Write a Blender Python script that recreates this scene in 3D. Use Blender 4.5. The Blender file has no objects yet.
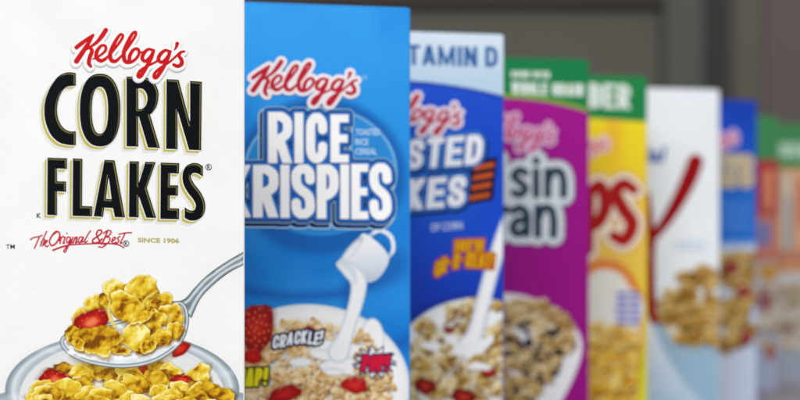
import bpy, math, random
import numpy as np

# ------------------------------------------------------------------ basics
scene = bpy.context.scene
COL = scene.collection
F = 2150.0                 # focal length in photo pixels (800 wide)
HX, HY = 400.0, 260.0      # principal column / horizon row
CAMZ = 0.146
BH = 0.305                 # carton height
rng = np.random.RandomState(7)

def lin(c):
    c = np.asarray(c, float) / 255.0
    return np.where(c <= 0.04045, c / 12.92, ((c + 0.055) / 1.055) ** 2.4)
KALB = 0.86
def alb(c):
    return lin(c) * KALB

def tag(o, label=None, cat=None, group=None, kind=None):
    if label: o['label'] = label
    if cat: o['category'] = cat
    if group: o['group'] = group
    if kind: o['kind'] = kind
    return o

def link(o, parent=None):
    COL.objects.link(o)
    if parent: o.parent = parent
    return o

_m = {}
def paper_bump(nt, b, amount=0.15, scale=900.0):
    tc = nt.nodes.new('ShaderNodeTexCoord')
    n = nt.nodes.new('ShaderNodeTexNoise'); n.inputs['Scale'].default_value = scale; n.inputs['Detail'].default_value = 4
    n2 = nt.nodes.new('ShaderNodeTexNoise'); n2.inputs['Scale'].default_value = 22; n2.inputs['Detail'].default_value = 1
    add = nt.nodes.new('ShaderNodeMath'); add.operation = 'MULTIPLY_ADD'; add.inputs[1].default_value = 22.0
    bp = nt.nodes.new('ShaderNodeBump'); bp.inputs['Strength'].default_value = amount; bp.inputs['Distance'].default_value = 0.0002
    nt.links.new(tc.outputs['Object'], n.inputs['Vector']); nt.links.new(tc.outputs['Object'], n2.inputs['Vector'])
    nt.links.new(n2.outputs['Fac'], add.inputs[0]); nt.links.new(n.outputs['Fac'], add.inputs[2])
    nt.links.new(add.outputs[0], bp.inputs['Height']); nt.links.new(bp.outputs['Normal'], b.inputs['Normal'])

def speckle(nt, b, src, amt):
    """fine halftone / fibre mottling of the printed board"""
    tc = nt.nodes.new('ShaderNodeTexCoord')
    n = nt.nodes.new('ShaderNodeTexNoise'); n.inputs['Scale'].default_value = 1300; n.inputs['Detail'].default_value = 3
    n3 = nt.nodes.new('ShaderNodeTexNoise'); n3.inputs['Scale'].default_value = 45; n3.inputs['Detail'].default_value = 3
    nt.links.new(tc.outputs['Object'], n.inputs['Vector']); nt.links.new(tc.outputs['Object'], n3.inputs['Vector'])
    ad = nt.nodes.new('ShaderNodeMath'); ad.operation = 'ADD'
    nt.links.new(n.outputs['Fac'], ad.inputs[0]); nt.links.new(n3.outputs['Fac'], ad.inputs[1])
    mr = nt.nodes.new('ShaderNodeMapRange')
    mr.inputs['From Min'].default_value = 0.6; mr.inputs['From Max'].default_value = 1.4
    mr.inputs['To Min'].default_value = 1 - amt; mr.inputs['To Max'].default_value = 1 + amt
    nt.links.new(ad.outputs[0], mr.inputs['Value'])
    mx = nt.nodes.new('ShaderNodeVectorMath'); mx.operation = 'SCALE'
    nt.links.new(src, mx.inputs[0]); nt.links.new(mr.outputs[0], mx.inputs['Scale'])
    nt.links.new(mx.outputs[0], b.inputs['Base Color'])

def ink(c, rough=0.36, amt=0.07):
    key = (tuple(c), rough)
    if key in _m: return _m[key]
    m = bpy.data.materials.new('ink'); m.use_nodes = True
    nt = m.node_tree; b = nt.nodes['Principled BSDF']
    b.inputs['Roughness'].default_value = rough
    b.inputs['Specular IOR Level'].default_value = 0.11
    rgb = nt.nodes.new('ShaderNodeRGB'); a = alb(c); rgb.outputs[0].default_value = (a[0], a[1], a[2], 1)
    speckle(nt, b, rgb.outputs[0], amt); paper_bump(nt, b)
    _m[key] = m
    return m

def print_mat():
    if 'print' in _m: return _m['print']
    m = bpy.data.materials.new('printed_board'); m.use_nodes = True
    nt = m.node_tree; b = nt.nodes['Principled BSDF']
    b.inputs['Roughness'].default_value = 0.36; b.inputs['Specular IOR Level'].default_value = 0.11
    at = nt.nodes.new('ShaderNodeAttribute'); at.attribute_name = 'ink'
    speckle(nt, b, at.outputs['Color'], 0.045); paper_bump(nt, b)
    _m['print'] = m
    return m

def banded(stops, name='carton_board'):
    """carton colour by height (stops = [(z, rgb)], constant)"""
    m = bpy.data.materials.new(name); m.use_nodes = True
    nt = m.node_tree; b = nt.nodes['Principled BSDF']; b.inputs['Roughness'].default_value = 0.45
    b.inputs['Specular IOR Level'].default_value = 0.11
    tc = nt.nodes.new('ShaderNodeTexCoord'); sp = nt.nodes.new('ShaderNodeSeparateXYZ')
    nt.links.new(tc.outputs['Object'], sp.inputs[0])
    dv = nt.nodes.new('ShaderNodeMath'); dv.operation = 'DIVIDE'; dv.inputs[1].default_value = BH
    nt.links.new(sp.outputs['Z'], dv.inputs[0])
    cr = nt.nodes.new('ShaderNodeValToRGB'); cr.color_ramp.interpolation = 'CONSTANT'
    el = cr.color_ramp.elements
    while len(el) > 1: el.remove(el[-1])
    for i, (z, c) in enumerate(stops):
        e = el[0] if i == 0 else el.new(z / BH)
        e.position = z / BH; a = alb(c); e.color = (a[0], a[1], a[2], 1)
    nt.links.new(dv.outputs[0], cr.inputs[0]); speckle(nt, b, cr.outputs[0], 0.05); paper_bump(nt, b)
    return m

def plain(name, c, rough=0.6, amt=0.08, scale=30.0, bump=0.1, raw=False):
    m = bpy.data.materials.new(name); m.use_nodes = True
    nt = m.node_tree; b = nt.nodes['Principled BSDF']; b.inputs['Roughness'].default_value = rough
    a = alb(c)
    tc = nt.nodes.new('ShaderNodeTexCoord')
    n = nt.nodes.new('ShaderNodeTexNoise'); n.inputs['Scale'].default_value = scale; n.inputs['Detail'].default_value = 6
    nt.links.new(tc.outputs['Object'], n.inputs['Vector'])
    cr = nt.nodes.new('ShaderNodeValToRGB')
    cr.color_ramp.elements[0].position = .3; cr.color_ramp.elements[1].position = .7
    cr.color_ramp.elements[0].color = (*(a * (1 - amt)), 1); cr.color_ramp.elements[1].color = (*np.minimum(a * (1 + amt), 1), 1)
    nt.links.new(n.outputs['Fac'], cr.inputs[0]); nt.links.new(cr.outputs[0], b.inputs['Base Color'])
    bp = nt.nodes.new('ShaderNodeBump'); bp.inputs['Strength'].default_value = bump; bp.inputs['Distance'].default_value = 0.001
    nt.links.new(n.outputs['Fac'], bp.inputs['Height']); nt.links.new(bp.outputs['Normal'], b.inputs['Normal'])
    return m

# ------------------------------------------------------------------ carton frame and photo->face mapping
class Box:
    """A carton whose front face has its right edge at photo column px and top-right corner at row py."""
    def __init__(self, px, py, theta, W=0.17, T=0.058):
        self.W, self.T = W, T
        s = (HY - py) / (BH - CAMZ)            # px per metre at that edge
        self.d = F / s
        self.s = s
        xr = (px - HX) / s
        self.th = math.radians(theta)
        self.ux = np.array([math.cos(self.th), math.sin(self.th)])      # along the face, to the right
        self.nx = np.array([-math.sin(self.th), math.cos(self.th)])     # into the carton
        self.R = np.array([xr, self.d])
        self.O = self.R - self.ux * W / 2 + self.nx * T / 2              # footprint centre
    def to_face(self, X, Y):
        """photo pixel -> (local x, local z) on the front plane"""
        a = (np.asarray(X, float) - HX) / F
        n = self.nx
        # point = t*(a,1);  (p-R).n = 0
        t = self.R.dot(n) / (a * n[0] + n[1])
        px, py = a * t, t
        lx = (px - self.R[0]) * self.ux[0] + (py - self.R[1]) * self.ux[1] + self.W / 2
        lz = CAMZ + (HY - np.asarray(Y, float)) / F * t
        return lx, lz
    def to_px(self, lx, lz):
        u = lx - self.W / 2
        x = self.R[0] + u * self.ux[0]; y = self.R[1] + u * self.ux[1]
        return HX + F * x / y, HY - F * (lz - CAMZ) / y
    def bulge(self, lx, lz):
        u = 2 * np.asarray(lx) / self.W; v = 2 * np.asarray(lz) / BH - 1
        return 0.0016 * np.clip(1 - u * u, 0, 1) * np.clip(1 - v ** 4, 0, 1)
    def front(self, layer):
        return -self.T / 2 - 0.00008 * layer

    def make(self, label, group, stops):
        e = bpy.data.objects.new('cereal_box', None); link(e)
        e.location = (self.O[0], self.O[1], 0); e.rotation_euler = (0, 0, self.th)
        e.empty_display_size = 0.05
        tag(e, label, 'cereal box', group)
        self.e = e
        import bmesh
        bm = bmesh.new()
        bmesh.ops.create_cube(bm, size=1)
        for v in bm.verts:
            v.co.x *= self.W; v.co.y *= self.T; v.co.z = (v.co.z + 0.5) * BH
        bmesh.ops.bevel(bm, geom=list(bm.edges), offset=0.0010, segments=4, profile=0.55, affect='EDGES')
        me = bpy.data.meshes.new('carton'); bm.to_mesh(me); bm.free()
        m = banded(stops); me.materials.append(m)
        link(bpy.data.objects.new('carton', me), e)
        # tucked top flap and glue seam
        bm = bmesh.new(); bmesh.ops.create_cube(bm, size=1)
        for v in bm.verts:
            v.co.x *= self.W - 0.003; v.co.y = v.co.y * self.T * 0.56 - self.T * 0.2; v.co.z = BH + 0.0002 + v.co.z * 0.0005
        bmesh.ops.bevel(bm, geom=list(bm.edges), offset=0.0002, segments=1, affect='EDGES')
        me = bpy.data.meshes.new('top_flap'); bm.to_mesh(me); bm.free(); me.materials.append(m)
        link(bpy.data.objects.new('top_flap', me), e)
        return e

# ------------------------------------------------------------------ noise and painting (offset-print artwork)
_T = np.random.RandomState(3).rand(256, 256)
def vnoise(X, Y, s, seed=0):
    x = X / s + seed * 17.31; y = Y / s + seed * 9.77
    xi = np.floor(x).astype(int); yi = np.floor(y).astype(int)
    fx = x - xi; fy = y - yi
    fx = fx * fx * (3 - 2 * fx); fy = fy * fy * (3 - 2 * fy)
    g = lambda a, b: _T[a % 256, b % 256]
    return (g(xi, yi) * (1 - fx) + g(xi + 1, yi) * fx) * (1 - fy) + (g(xi, yi + 1) * (1 - fx) + g(xi + 1, yi + 1) * fx) * fy
def fbm(X, Y, s, seed=0, o=4):
    r = 0; a = 0.5; t = 0
    for i in range(o):
        r = r + a * vnoise(X, Y, s / 2 ** i, seed + i); t += a; a *= 0.55
    return r / t
def ss(e0, e1, x):
    t = np.clip((x - e0) / (e1 - e0 + 1e-12), 0, 1)
    return t * t * (3 - 2 * t)
def pal(cols, t):
    cols = np.asarray(cols, float); n = len(cols) - 1
    t = np.clip(t, 0, 0.9999) * n
    i = t.astype(int); f = (t - i)[..., None]
    return cols[i] * (1 - f) + cols[np.minimum(i + 1, n)] * f

class Canvas:
    """vertex grid on the face of a box; colours are display values 0..255 of the printed artwork"""
    def __init__(self, box, x0, y0, x1, y1, cell, basef=None, inset=0.0010):
        xs = []; zs = []
        for X in (x0, x1):
            for Y in (y0, y1):
                a, b = box.to_face(X, Y); xs.append(float(a)); zs.append(float(b))
        w = box.W / 2 - inset
        ax, bx = max(min(xs), -w), min(max(xs), w)
        az, bz = max(min(zs), inset), min(max(zs), BH - inset)
        nx = max(2, int((bx - ax) / cell) + 1); nz = max(2, int((bz - az) / cell) + 1)
        self.lx, self.lz = np.meshgrid(np.linspace(ax, bx, nx), np.linspace(bz, az, nz))
        self.X, self.Y = box.to_px(self.lx, self.lz)
        self.rgb = np.zeros(self.X.shape + (3,)) + 255.0
        self.a = np.zeros(self.X.shape)
        self.box = box
        if basef is not None: self.rgb[:] = basef(self.X, self.Y)
    def win(self, x0, y0, x1, y1):
        c = np.where((self.X[0] >= x0 - 2) & (self.X[0] <= x1 + 2))[0]
        r = np.where((self.Y[:, 0] >= y0 - 8) & (self.Y[:, 0] <= y1 + 8))[0]
        if len(c) == 0 or len(r) == 0: return None
        return slice(r[0], r[-1] + 1), slice(c[0], c[-1] + 1)
    def put(self, w, mask, col):
        m = mask[..., None]
        self.rgb[w] = self.rgb[w] * (1 - m) + np.asarray(col, float) * m
        self.a[w] = np.maximum(self.a[w], mask)
    def mul(self, w, mask, k):
        m = mask[..., None]
        self.rgb[w] = self.rgb[w] * (1 - m * (1 - np.asarray(k, float)))
    def mesh(self, name, layer, full=False):
        H, W = self.X.shape
        co = np.zeros((H * W, 3), np.float32)
        co[:, 0] = self.lx.ravel(); co[:, 2] = self.lz.ravel(); co[:, 1] = self.box.front(layer) - self.box.bulge(self.lx, self.lz).ravel()
        idx = np.arange(H * W).reshape(H, W)
        q = np.stack([idx[1:, :-1], idx[1:, 1:], idx[:-1, 1:], idx[:-1, :-1]], -1).reshape(-1, 4)
        if not full:
            k = np.maximum.reduce([self.a[1:, :-1], self.a[1:, 1:], self.a[:-1, 1:], self.a[:-1, :-1]]).ravel() > 0.01
            q = q[k]
            used = np.zeros(H * W, bool); used[q.ravel()] = True
            remap = np.cumsum(used) - 1
            q = remap[q]; co = co[used]; rgb = self.rgb.reshape(-1, 3)[used]
        else:
            rgb = self.rgb.reshape(-1, 3)
        me = bpy.data.meshes.new(name)
        me.vertices.add(len(co)); me.vertices.foreach_set('co', co.ravel())
        me.loops.add(q.size); me.loops.foreach_set('vertex_index', q.ravel().astype(np.int32))
        me.polygons.add(len(q)); me.polygons.foreach_set('loop_start', np.arange(0, q.size, 4, dtype=np.int32))
        me.polygons.foreach_set('loop_total', np.full(len(q), 4, np.int32))
        me.update(); me.validate()
        at = me.color_attributes.new('ink', 'FLOAT_COLOR', 'POINT')
        c = np.ones((len(co), 4), np.float32); c[:, :3] = lin(np.clip(rgb, 0, 255)) * KALB
        at.data.foreach_set('color', c.ravel())
        me.materials.append(print_mat())
        return link(bpy.data.objects.new(name, me), self.box.e)

    # ---- motifs
    def ell(self, cx, cy, rx, ry, col, rot=0, soft=0.6, seed=None, wob=0.0, op=1.0):
        R = max(rx, ry) * 1.3 + soft * 2
        w = self.win(cx - R, cy - R, cx + R, cy + R)
        if w is None: return
        X = self.X[w] - cx; Y = self.Y[w] - cy
        c, s = math.cos(rot), math.sin(rot)
        u = X * c + Y * s; v = -X * s + Y * c
        rho = np.sqrt((u / rx) ** 2 + (v / ry) ** 2)
        if wob:
            th = np.arctan2(v, u); rho = rho / (1 + wob * np.sin(3 * th + (seed or 0)) + wob * .6 * np.sin(5 * th + 2 * (seed or 0)))
        d = (rho - 1) * min(rx, ry)
        self.put(w, ss(soft, -soft, d) * op, col)
    def flake(self, cx, cy, rx, ry, rot, seed, cols, shadow=0.5, grain=1.0, frost=0.0):
        r = np.random.RandomState(seed * 13 + 5)
        R = max(rx, ry) * 1.5
        w = self.win(cx - R, cy - R, cx + R, cy + R)
        if w is None: return
        X = self.X[w]; Y = self.Y[w]
        ph = r.rand(6) * 6.28
        def rho_at(dx, dy):
            c, s = math.cos(rot), math.sin(rot)
            x = X - cx - dx; y = Y - cy - dy
            u = x * c + y * s; v = -x * s + y * c
            th = np.arctan2(v / ry, u / rx)
            Rr = 1 + .10 * np.sin(2 * th + ph[0]) + .09 * np.sin(3 * th + ph[1]) + .06 * np.sin(5 * th + ph[2]) + .035 * np.sin(9 * th + ph[3])
            Rr = Rr + .22 * (fbm(X, Y, 5.0, seed, 2) - .5)
            return np.sqrt((u / rx) ** 2 + (v / ry) ** 2) / Rr, x, y
        q, _, _ = rho_at(0.6, 1.6)
        self.mul(w, ss(1.28, .92, q) * shadow, (0.55, 0.42, 0.25))
        rho, x, y = rho_at(0, 0)
        m = min(rx, ry)
        inside = ss(.35, -.35, (rho - 1) * m)
        sgn = 1 if r.rand() < .6 else -1
        k = r.uniform(-.35, .35)
        lx, ly = -.45 + k, -.89
        cup = (x * lx + y * ly) / m * np.minimum(rho, 1.0) * sgn
        # blistered, folded relief lit from above
        N = lambda dx, dy: fbm(X + dx, Y + dy, m * .95, seed, 2) + .16 * fbm(X + dx, Y + dy, m * .3, seed + 9, 2)
        rel = (N(-.6, -.8) - N(.6, .8)) * -.16 * m * grain
        fold = np.abs(fbm(X, Y, m * .8, seed + 4, 2) - .5) * 2
        tone = .58 + .24 * cup + rel + .26 * (r.rand() - .5) - .14 * np.exp(-(fold / .12) ** 2)
        tone = tone - .22 * ss(.52, .72, fbm(X, Y, m * .7, seed + 17, 2)) * ss(1, .6, rho)
        rim = np.exp(-((rho - .94) / .045) ** 2)
        tone = tone + .20 * grain * (fbm(X, Y, max(m * .28, 1.6), seed + 50, 3) - .5)
        edge = (x * lx + y * ly) / m
        tone = tone + rim * np.clip(.14 + .3 * edge * sgn, -.25, .34)
        tone = tone - .18 * ss(.9, .55, rho) * (sgn < 0)
        colr = pal(cols, tone)
        if frost:
            f = ss(.5, .62, fbm(X, Y, m * .5, seed + 30, 3)) * frost
            colr = colr * (1 - f[..., None]) + np.array([244, 240, 228.]) * f[..., None]
        self.put(w, inside, colr)
    def berry(self, cx, cy, rx, ry, rot, seed, pale=0.5, dark=(150, 12, 10), mid=(214, 38, 20)):
        R = max(rx, ry) * 1.4
        w = self.win(cx - R, cy - R, cx + R, cy + R)
        if w is None: return
        X = self.X[w] - cx; Y = self.Y[w] - cy
        c, s = math.cos(rot), math.sin(rot)
        u = (X * c + Y * s) / rx; v = (-X * s + Y * c) / ry
        th = np.arctan2(v, u)
        rho = np.sqrt(u * u + v * v) / (1 + .06 * np.sin(3 * th + seed) + .04 * np.sin(5 * th))
        self.mul(w, ss(1.35, .95, rho) * .35, (.5, .3, .2))
        t = ss(1, .1, rho)
        col = np.array(dark) * (1 - t[..., None]) + np.array(mid) * t[..., None]
        p = ss(.62, .12, rho + .25 * (fbm(X, Y, 4, seed) - .5)) * pale
        col = col * (1 - p[..., None]) + np.array([240, 150, 96.]) * p[..., None]
        hl = ss(.75, .95, fbm(X, Y, 2.4, seed + 3, 2) + .25 * (-v)) * .5
        col = col * (1 - hl[..., None]) + np.array([250, 170, 150.]) * hl[..., None]
        self.put(w, ss(.4, -.4, (rho - 1) * min(rx, ry)), col)
    def shape(self, S, col, soft=0.5, grow=0.0, op=1.0):
        x0, y0, x1, y1 = S.bbox()
        g = 4 + grow
        w = self.win(x0 - g, y0 - g, x1 + g, y1 + g)
        if w is None: return
        d = S.sdf(self.X[w], self.Y[w]) - grow
        c = col(self.X[w], self.Y[w], d) if callable(col) else col
        self.put(w, ss(soft, -soft, d) * op, c)

# ------------------------------------------------------------------ 2-D shapes as signed distance (photo pixel units)
def catmull(P, closed=False, n=7):
    P = [np.array(p[:2], float) for p in P]
    if len(P) < 3 and not closed: return P
    out = []
    m = len(P)
    for i in range(m if closed else m - 1):
        p1 = P[i]; p2 = P[(i + 1) % m]
        p0 = P[i - 1] if (closed or i > 0) else 2 * p1 - p2
        p3 = P[(i + 2) % m] if (closed or i + 2 < m) else 2 * p2 - p1
        for k in range(n):
            t = k / n
            out.append(.5 * ((2 * p1) + (-p0 + p2) * t + (2 * p0 - 5 * p1 + 4 * p2 - p3) * t * t + (-p0 + 3 * p1 - 3 * p2 + p3) * t ** 3))
    if not closed: out.append(P[-1])
    return out

def outline(P):
    """closed path; points with a third value are corners"""
    cor = [i for i, p in enumerate(P) if len(p) > 2]
    if not cor: return catmull(P, True)
    P = P[cor[0]:] + P[:cor[0]]
    P = P + [P[0]]
    cor = [i for i, p in enumerate(P) if len(p) > 2]
    out = []
    for a, b in zip(cor[:-1], cor[1:]):
        out += catmull(P[a:b + 1])[:-1]
    return out

class Poly:
    def __init__(s, P, raw=False): s.P = np.array([p[:2] for p in (P if raw else outline(P))], float)
    def bbox(s): return (*s.P.min(0), *s.P.max(0))
    def sdf(s, X, Y):
        P = s.P; Q = np.roll(P, -1, 0)
        d2 = np.full(X.shape, 1e18); ins = np.zeros(X.shape, bool)
        for (ax, ay), (bx, by) in zip(P, Q):
            ex, ey = bx - ax, by - ay
            L = ex * ex + ey * ey
            if L < 1e-12: continue
            wx, wy = X - ax, Y - ay
            t = np.clip((wx * ex + wy * ey) / L, 0, 1)
            d2 = np.minimum(d2, (wx - ex * t) ** 2 + (wy - ey * t) ** 2)
            if ay != by:
                c = ((ay <= Y) & (by > Y)) | ((by <= Y) & (ay > Y))
                xc = ax + (Y - ay) * ex / ey
                ins ^= c & (X < xc)
        d = np.sqrt(d2)
        return np.where(ins, -d, d)
class Stroke:
    """points (x, y, r), smoothed"""
    def __init__(s, P, smooth=True, r=None):
        P = [(p[0], p[1], (p[2] if len(p) > 2 else r)) for p in P]
        if smooth and len(P) > 2:
            xy = catmull(P, n=6)
            rr = np.interp(np.linspace(0, len(P) - 1, len(xy)), range(len(P)), [p[2] for p in P])
            s.P = [(a[0], a[1], b) for a, b in zip(xy, rr)]
        else: s.P = P
    def bbox(s):
        return (min(p[0] - p[2] for p in s.P), min(p[1] - p[2] for p in s.P), max(p[0] + p[2] for p in s.P), max(p[1] + p[2] for p in s.P))
    def sdf(s, X, Y):
        d = np.full(X.shape, 1e9)
        if len(s.P) == 1: 
            x, y, r = s.P[0]; return np.hypot(X - x, Y - y) - r
        for (ax, ay, ar), (bx, by, br) in zip(s.P[:-1], s.P[1:]):
            ex, ey = bx - ax, by - ay
            L = ex * ex + ey * ey + 1e-12
            t = np.clip(((X - ax) * ex + (Y - ay) * ey) / L, 0, 1)
            d = np.minimum(d, np.hypot(X - ax - ex * t, Y - ay - ey * t) - (ar + (br - ar) * t))
        return d
class Cut:
    def __init__(s, A, holes): s.A, s.h = A, holes
    def bbox(s): return s.A.bbox()
    def sdf(s, X, Y):
        d = s.A.sdf(X, Y)
        for h in s.h: d = np.maximum(d, -h.sdf(X, Y))
        return d
class Union:
    def __init__(s, L, clip=None): s.L, s.clip = L, clip
    def bbox(s):
        b = np.array([q.bbox() for q in s.L]); o = [b[:, 0].min(), b[:, 1].min(), b[:, 2].max(), b[:, 3].max()]
        if s.clip: c = s.clip; o = [max(o[0], c[0]), max(o[1], c[1]), min(o[2], c[2]), min(o[3], c[3])]
        return tuple(o)
    def sdf(s, X, Y):
        d = np.full(X.shape, 1e9)
        for q in s.L: d = np.minimum(d, q.sdf(X, Y))
        if s.clip:
            x0, y0, x1, y1 = s.clip
            qx = np.abs(X - (x0 + x1) / 2) - (x1 - x0) / 2; qy = np.abs(Y - (y0 + y1) / 2) - (y1 - y0) / 2
            box = np.hypot(np.maximum(qx, 0), np.maximum(qy, 0)) + np.minimum(np.maximum(qx, qy), 0)
            d = np.maximum(d, box)
        return d
class Warp:
    """shape evaluated through fn(X,Y)->(X',Y'); bb = its box in photo pixels; k = photo px per shape unit"""
    def __init__(s, S, fn, bb, k=1.0): s.S, s.fn, s.bb, s.k = S, fn, bb, k
    def bbox(s): return s.bb
    def sdf(s, X, Y): return s.S.sdf(*s.fn(X, Y)) * s.k

def sheared(shapes, slope, shear, cx, cy):
    """italic shear and rising/falling base line, defined in straight coordinates around (cx,cy)"""
    out = []
    for S in shapes:
        x0, y0, x1, y1 = S.bbox()
        pts = []
        for x in (x0, x1):
            for y in (y0, y1):
                xx = x - shear * (y - cy); pts.append((xx, y + slope * (xx - cx)))
        p = np.array(pts)
        def fn(X, Y):
            y = Y - slope * (X - cx); return X + shear * (y - cy), y
        out.append(Warp(S, fn, (*p.min(0), *p.max(0))))
    return out

# ---- marching squares
def contour(xs, ys, f):
    """-> list of polygons (px coords) covering f<0"""
    ins = f < 0
    a, b, c, d = ins[1:, :-1], ins[1:, 1:], ins[:-1, 1:], ins[:-1, :-1]
    n = a.astype(int) + b + c + d
    polys = []
    full = n == 4
    for i in range(full.shape[0]):
        row = np.concatenate([[0], full[i].view(np.int8), [0]])
        st = np.where(np.diff(row) == 1)[0]; en = np.where(np.diff(row) == -1)[0]
        mr = max(4, int(14 / (xs[1] - xs[0])))
        for p, q in [(a_, min(a_ + mr, q0)) for p0, q0 in zip(st, en) for a_ in range(p0, q0, mr)]:
            polys.append(((xs[p], ys[i + 1]), (xs[q], ys[i + 1]), (xs[q], ys[i]), (xs[p], ys[i])))
    I, J = np.where((n > 0) & (n < 4))
    for i, j in zip(I, J):
        cs = [(xs[j], ys[i + 1], f[i + 1, j]), (xs[j + 1], ys[i + 1], f[i + 1, j + 1]), (xs[j + 1], ys[i], f[i, j + 1]), (xs[j], ys[i], f[i, j])]
        P = []
        for k in range(4):
            x, y, v = cs[k]; x2, y2, v2 = cs[(k + 1) % 4]
            if v < 0: P.append((x, y))
            if (v < 0) != (v2 < 0):
                t = v / (v - v2); P.append((x + (x2 - x) * t, y + (y2 - y) * t))
        if len(P) > 2: polys.append(tuple(P))
    return polys

def field(shapes, cell, pad):
    bb = np.array([s.bbox() for s in shapes])
    x0, y0, x1, y1 = bb[:, 0].min() - pad, bb[:, 1].min() - pad, bb[:, 2].max() + pad, bb[:, 3].max() + pad
    xs = np.arange(x0, x1 + cell, cell); ys = np.arange(y0, y1 + cell, cell)
    f = np.full((len(ys), len(xs)), 1e3)
    for s, b in zip(shapes, bb):
        i0, i1 = np.searchsorted(ys, b[1] - pad), np.searchsorted(ys, b[3] + pad)
        j0, j1 = np.searchsorted(xs, b[0] - pad), np.searchsorted(xs, b[2] + pad)
        X, Y = np.meshgrid(xs[j0:j1], ys[i0:i1])
        f[i0:i1, j0:j1] = np.minimum(f[i0:i1, j0:j1], s.sdf(X, Y))
    return xs, ys, f

def emit(box, name, layers, parent=None):
    """layers: [(polys, colour, layer)] -> one printed mesh lying on the face"""
    V = []; Fc = []; mi = []; mats = []
    for polys, col, lay in layers:
        m = ink(col)
        if m not in mats: mats.append(m)
        k = mats.index(m)
        y = box.front(lay)
        flat = np.array([p for q in polys for p in q]) if polys else np.zeros((0, 2))
        if not len(flat): continue
        lx, lz = box.to_face(flat[:, 0], flat[:, 1])
        w = box.W / 2 - .0010
        lx = np.clip(lx, -w, w)
        base = len(V)
        V += [(a, y - g, b) for a, b, g in zip(lx, lz, box.bulge(lx, lz))]
        o = base
        for q in polys:
            Fc.append(tuple(range(o, o + len(q)))); mi.append(k); o += len(q)
    me = bpy.data.meshes.new(name); me.from_pydata(V, [], Fc)
    for m in mats: me.materials.append(m)
    me.polygons.foreach_set('material_index', mi); me.update()
    return link(bpy.data.objects.new(name, me), parent or box.e)

def sdf_letters(box, name, shapes, cell, spec, pad=8):
    """spec: [(grow, dx, dy, colour, layer)] bottom to top"""
    xs, ys, f = field(shapes, cell, pad)
    L = []
    for g, dx, dy, col, lay in spec:
        L.append((contour(xs + dx, ys + dy, f - g), col, lay))
    return emit(box, name, L)

def font_polys(text, x0, y0, x1, y1, slope=0.0, off=0.0, arch=0.0, shear=0.0, bold=0.0):
    """built-in font fitted into a pixel rectangle"""
    cu = bpy.data.curves.new('t', 'FONT'); cu.body = text; cu.size = 1; cu.offset = bold; cu.resolution_u = 3
    o = bpy.data.objects.new('t', cu); COL.objects.link(o)
    dg = bpy.context.evaluated_depsgraph_get()
    me = bpy.data.meshes.new_from_object(o.evaluated_get(dg))
    V = np.array([v.co[:2] for v in me.vertices])
    mn = V.min(0); mx = V.max(0)
    U = (V - mn) / (mx - mn)
    px = x0 + U[:, 0] * (x1 - x0) + shear * (U[:, 1] - .5) * (y1 - y0)
    py = y1 - U[:, 1] * (y1 - y0) + slope * (U[:, 0] - .5) * (x1 - x0) + arch * (2 * U[:, 0] - 1) ** 2
    polys = [tuple((px[i], py[i]) for i in p.vertices) for p in me.polygons]
    bpy.data.objects.remove(o); bpy.data.curves.remove(cu); bpy.data.meshes.remove(me)
    return polys

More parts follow.
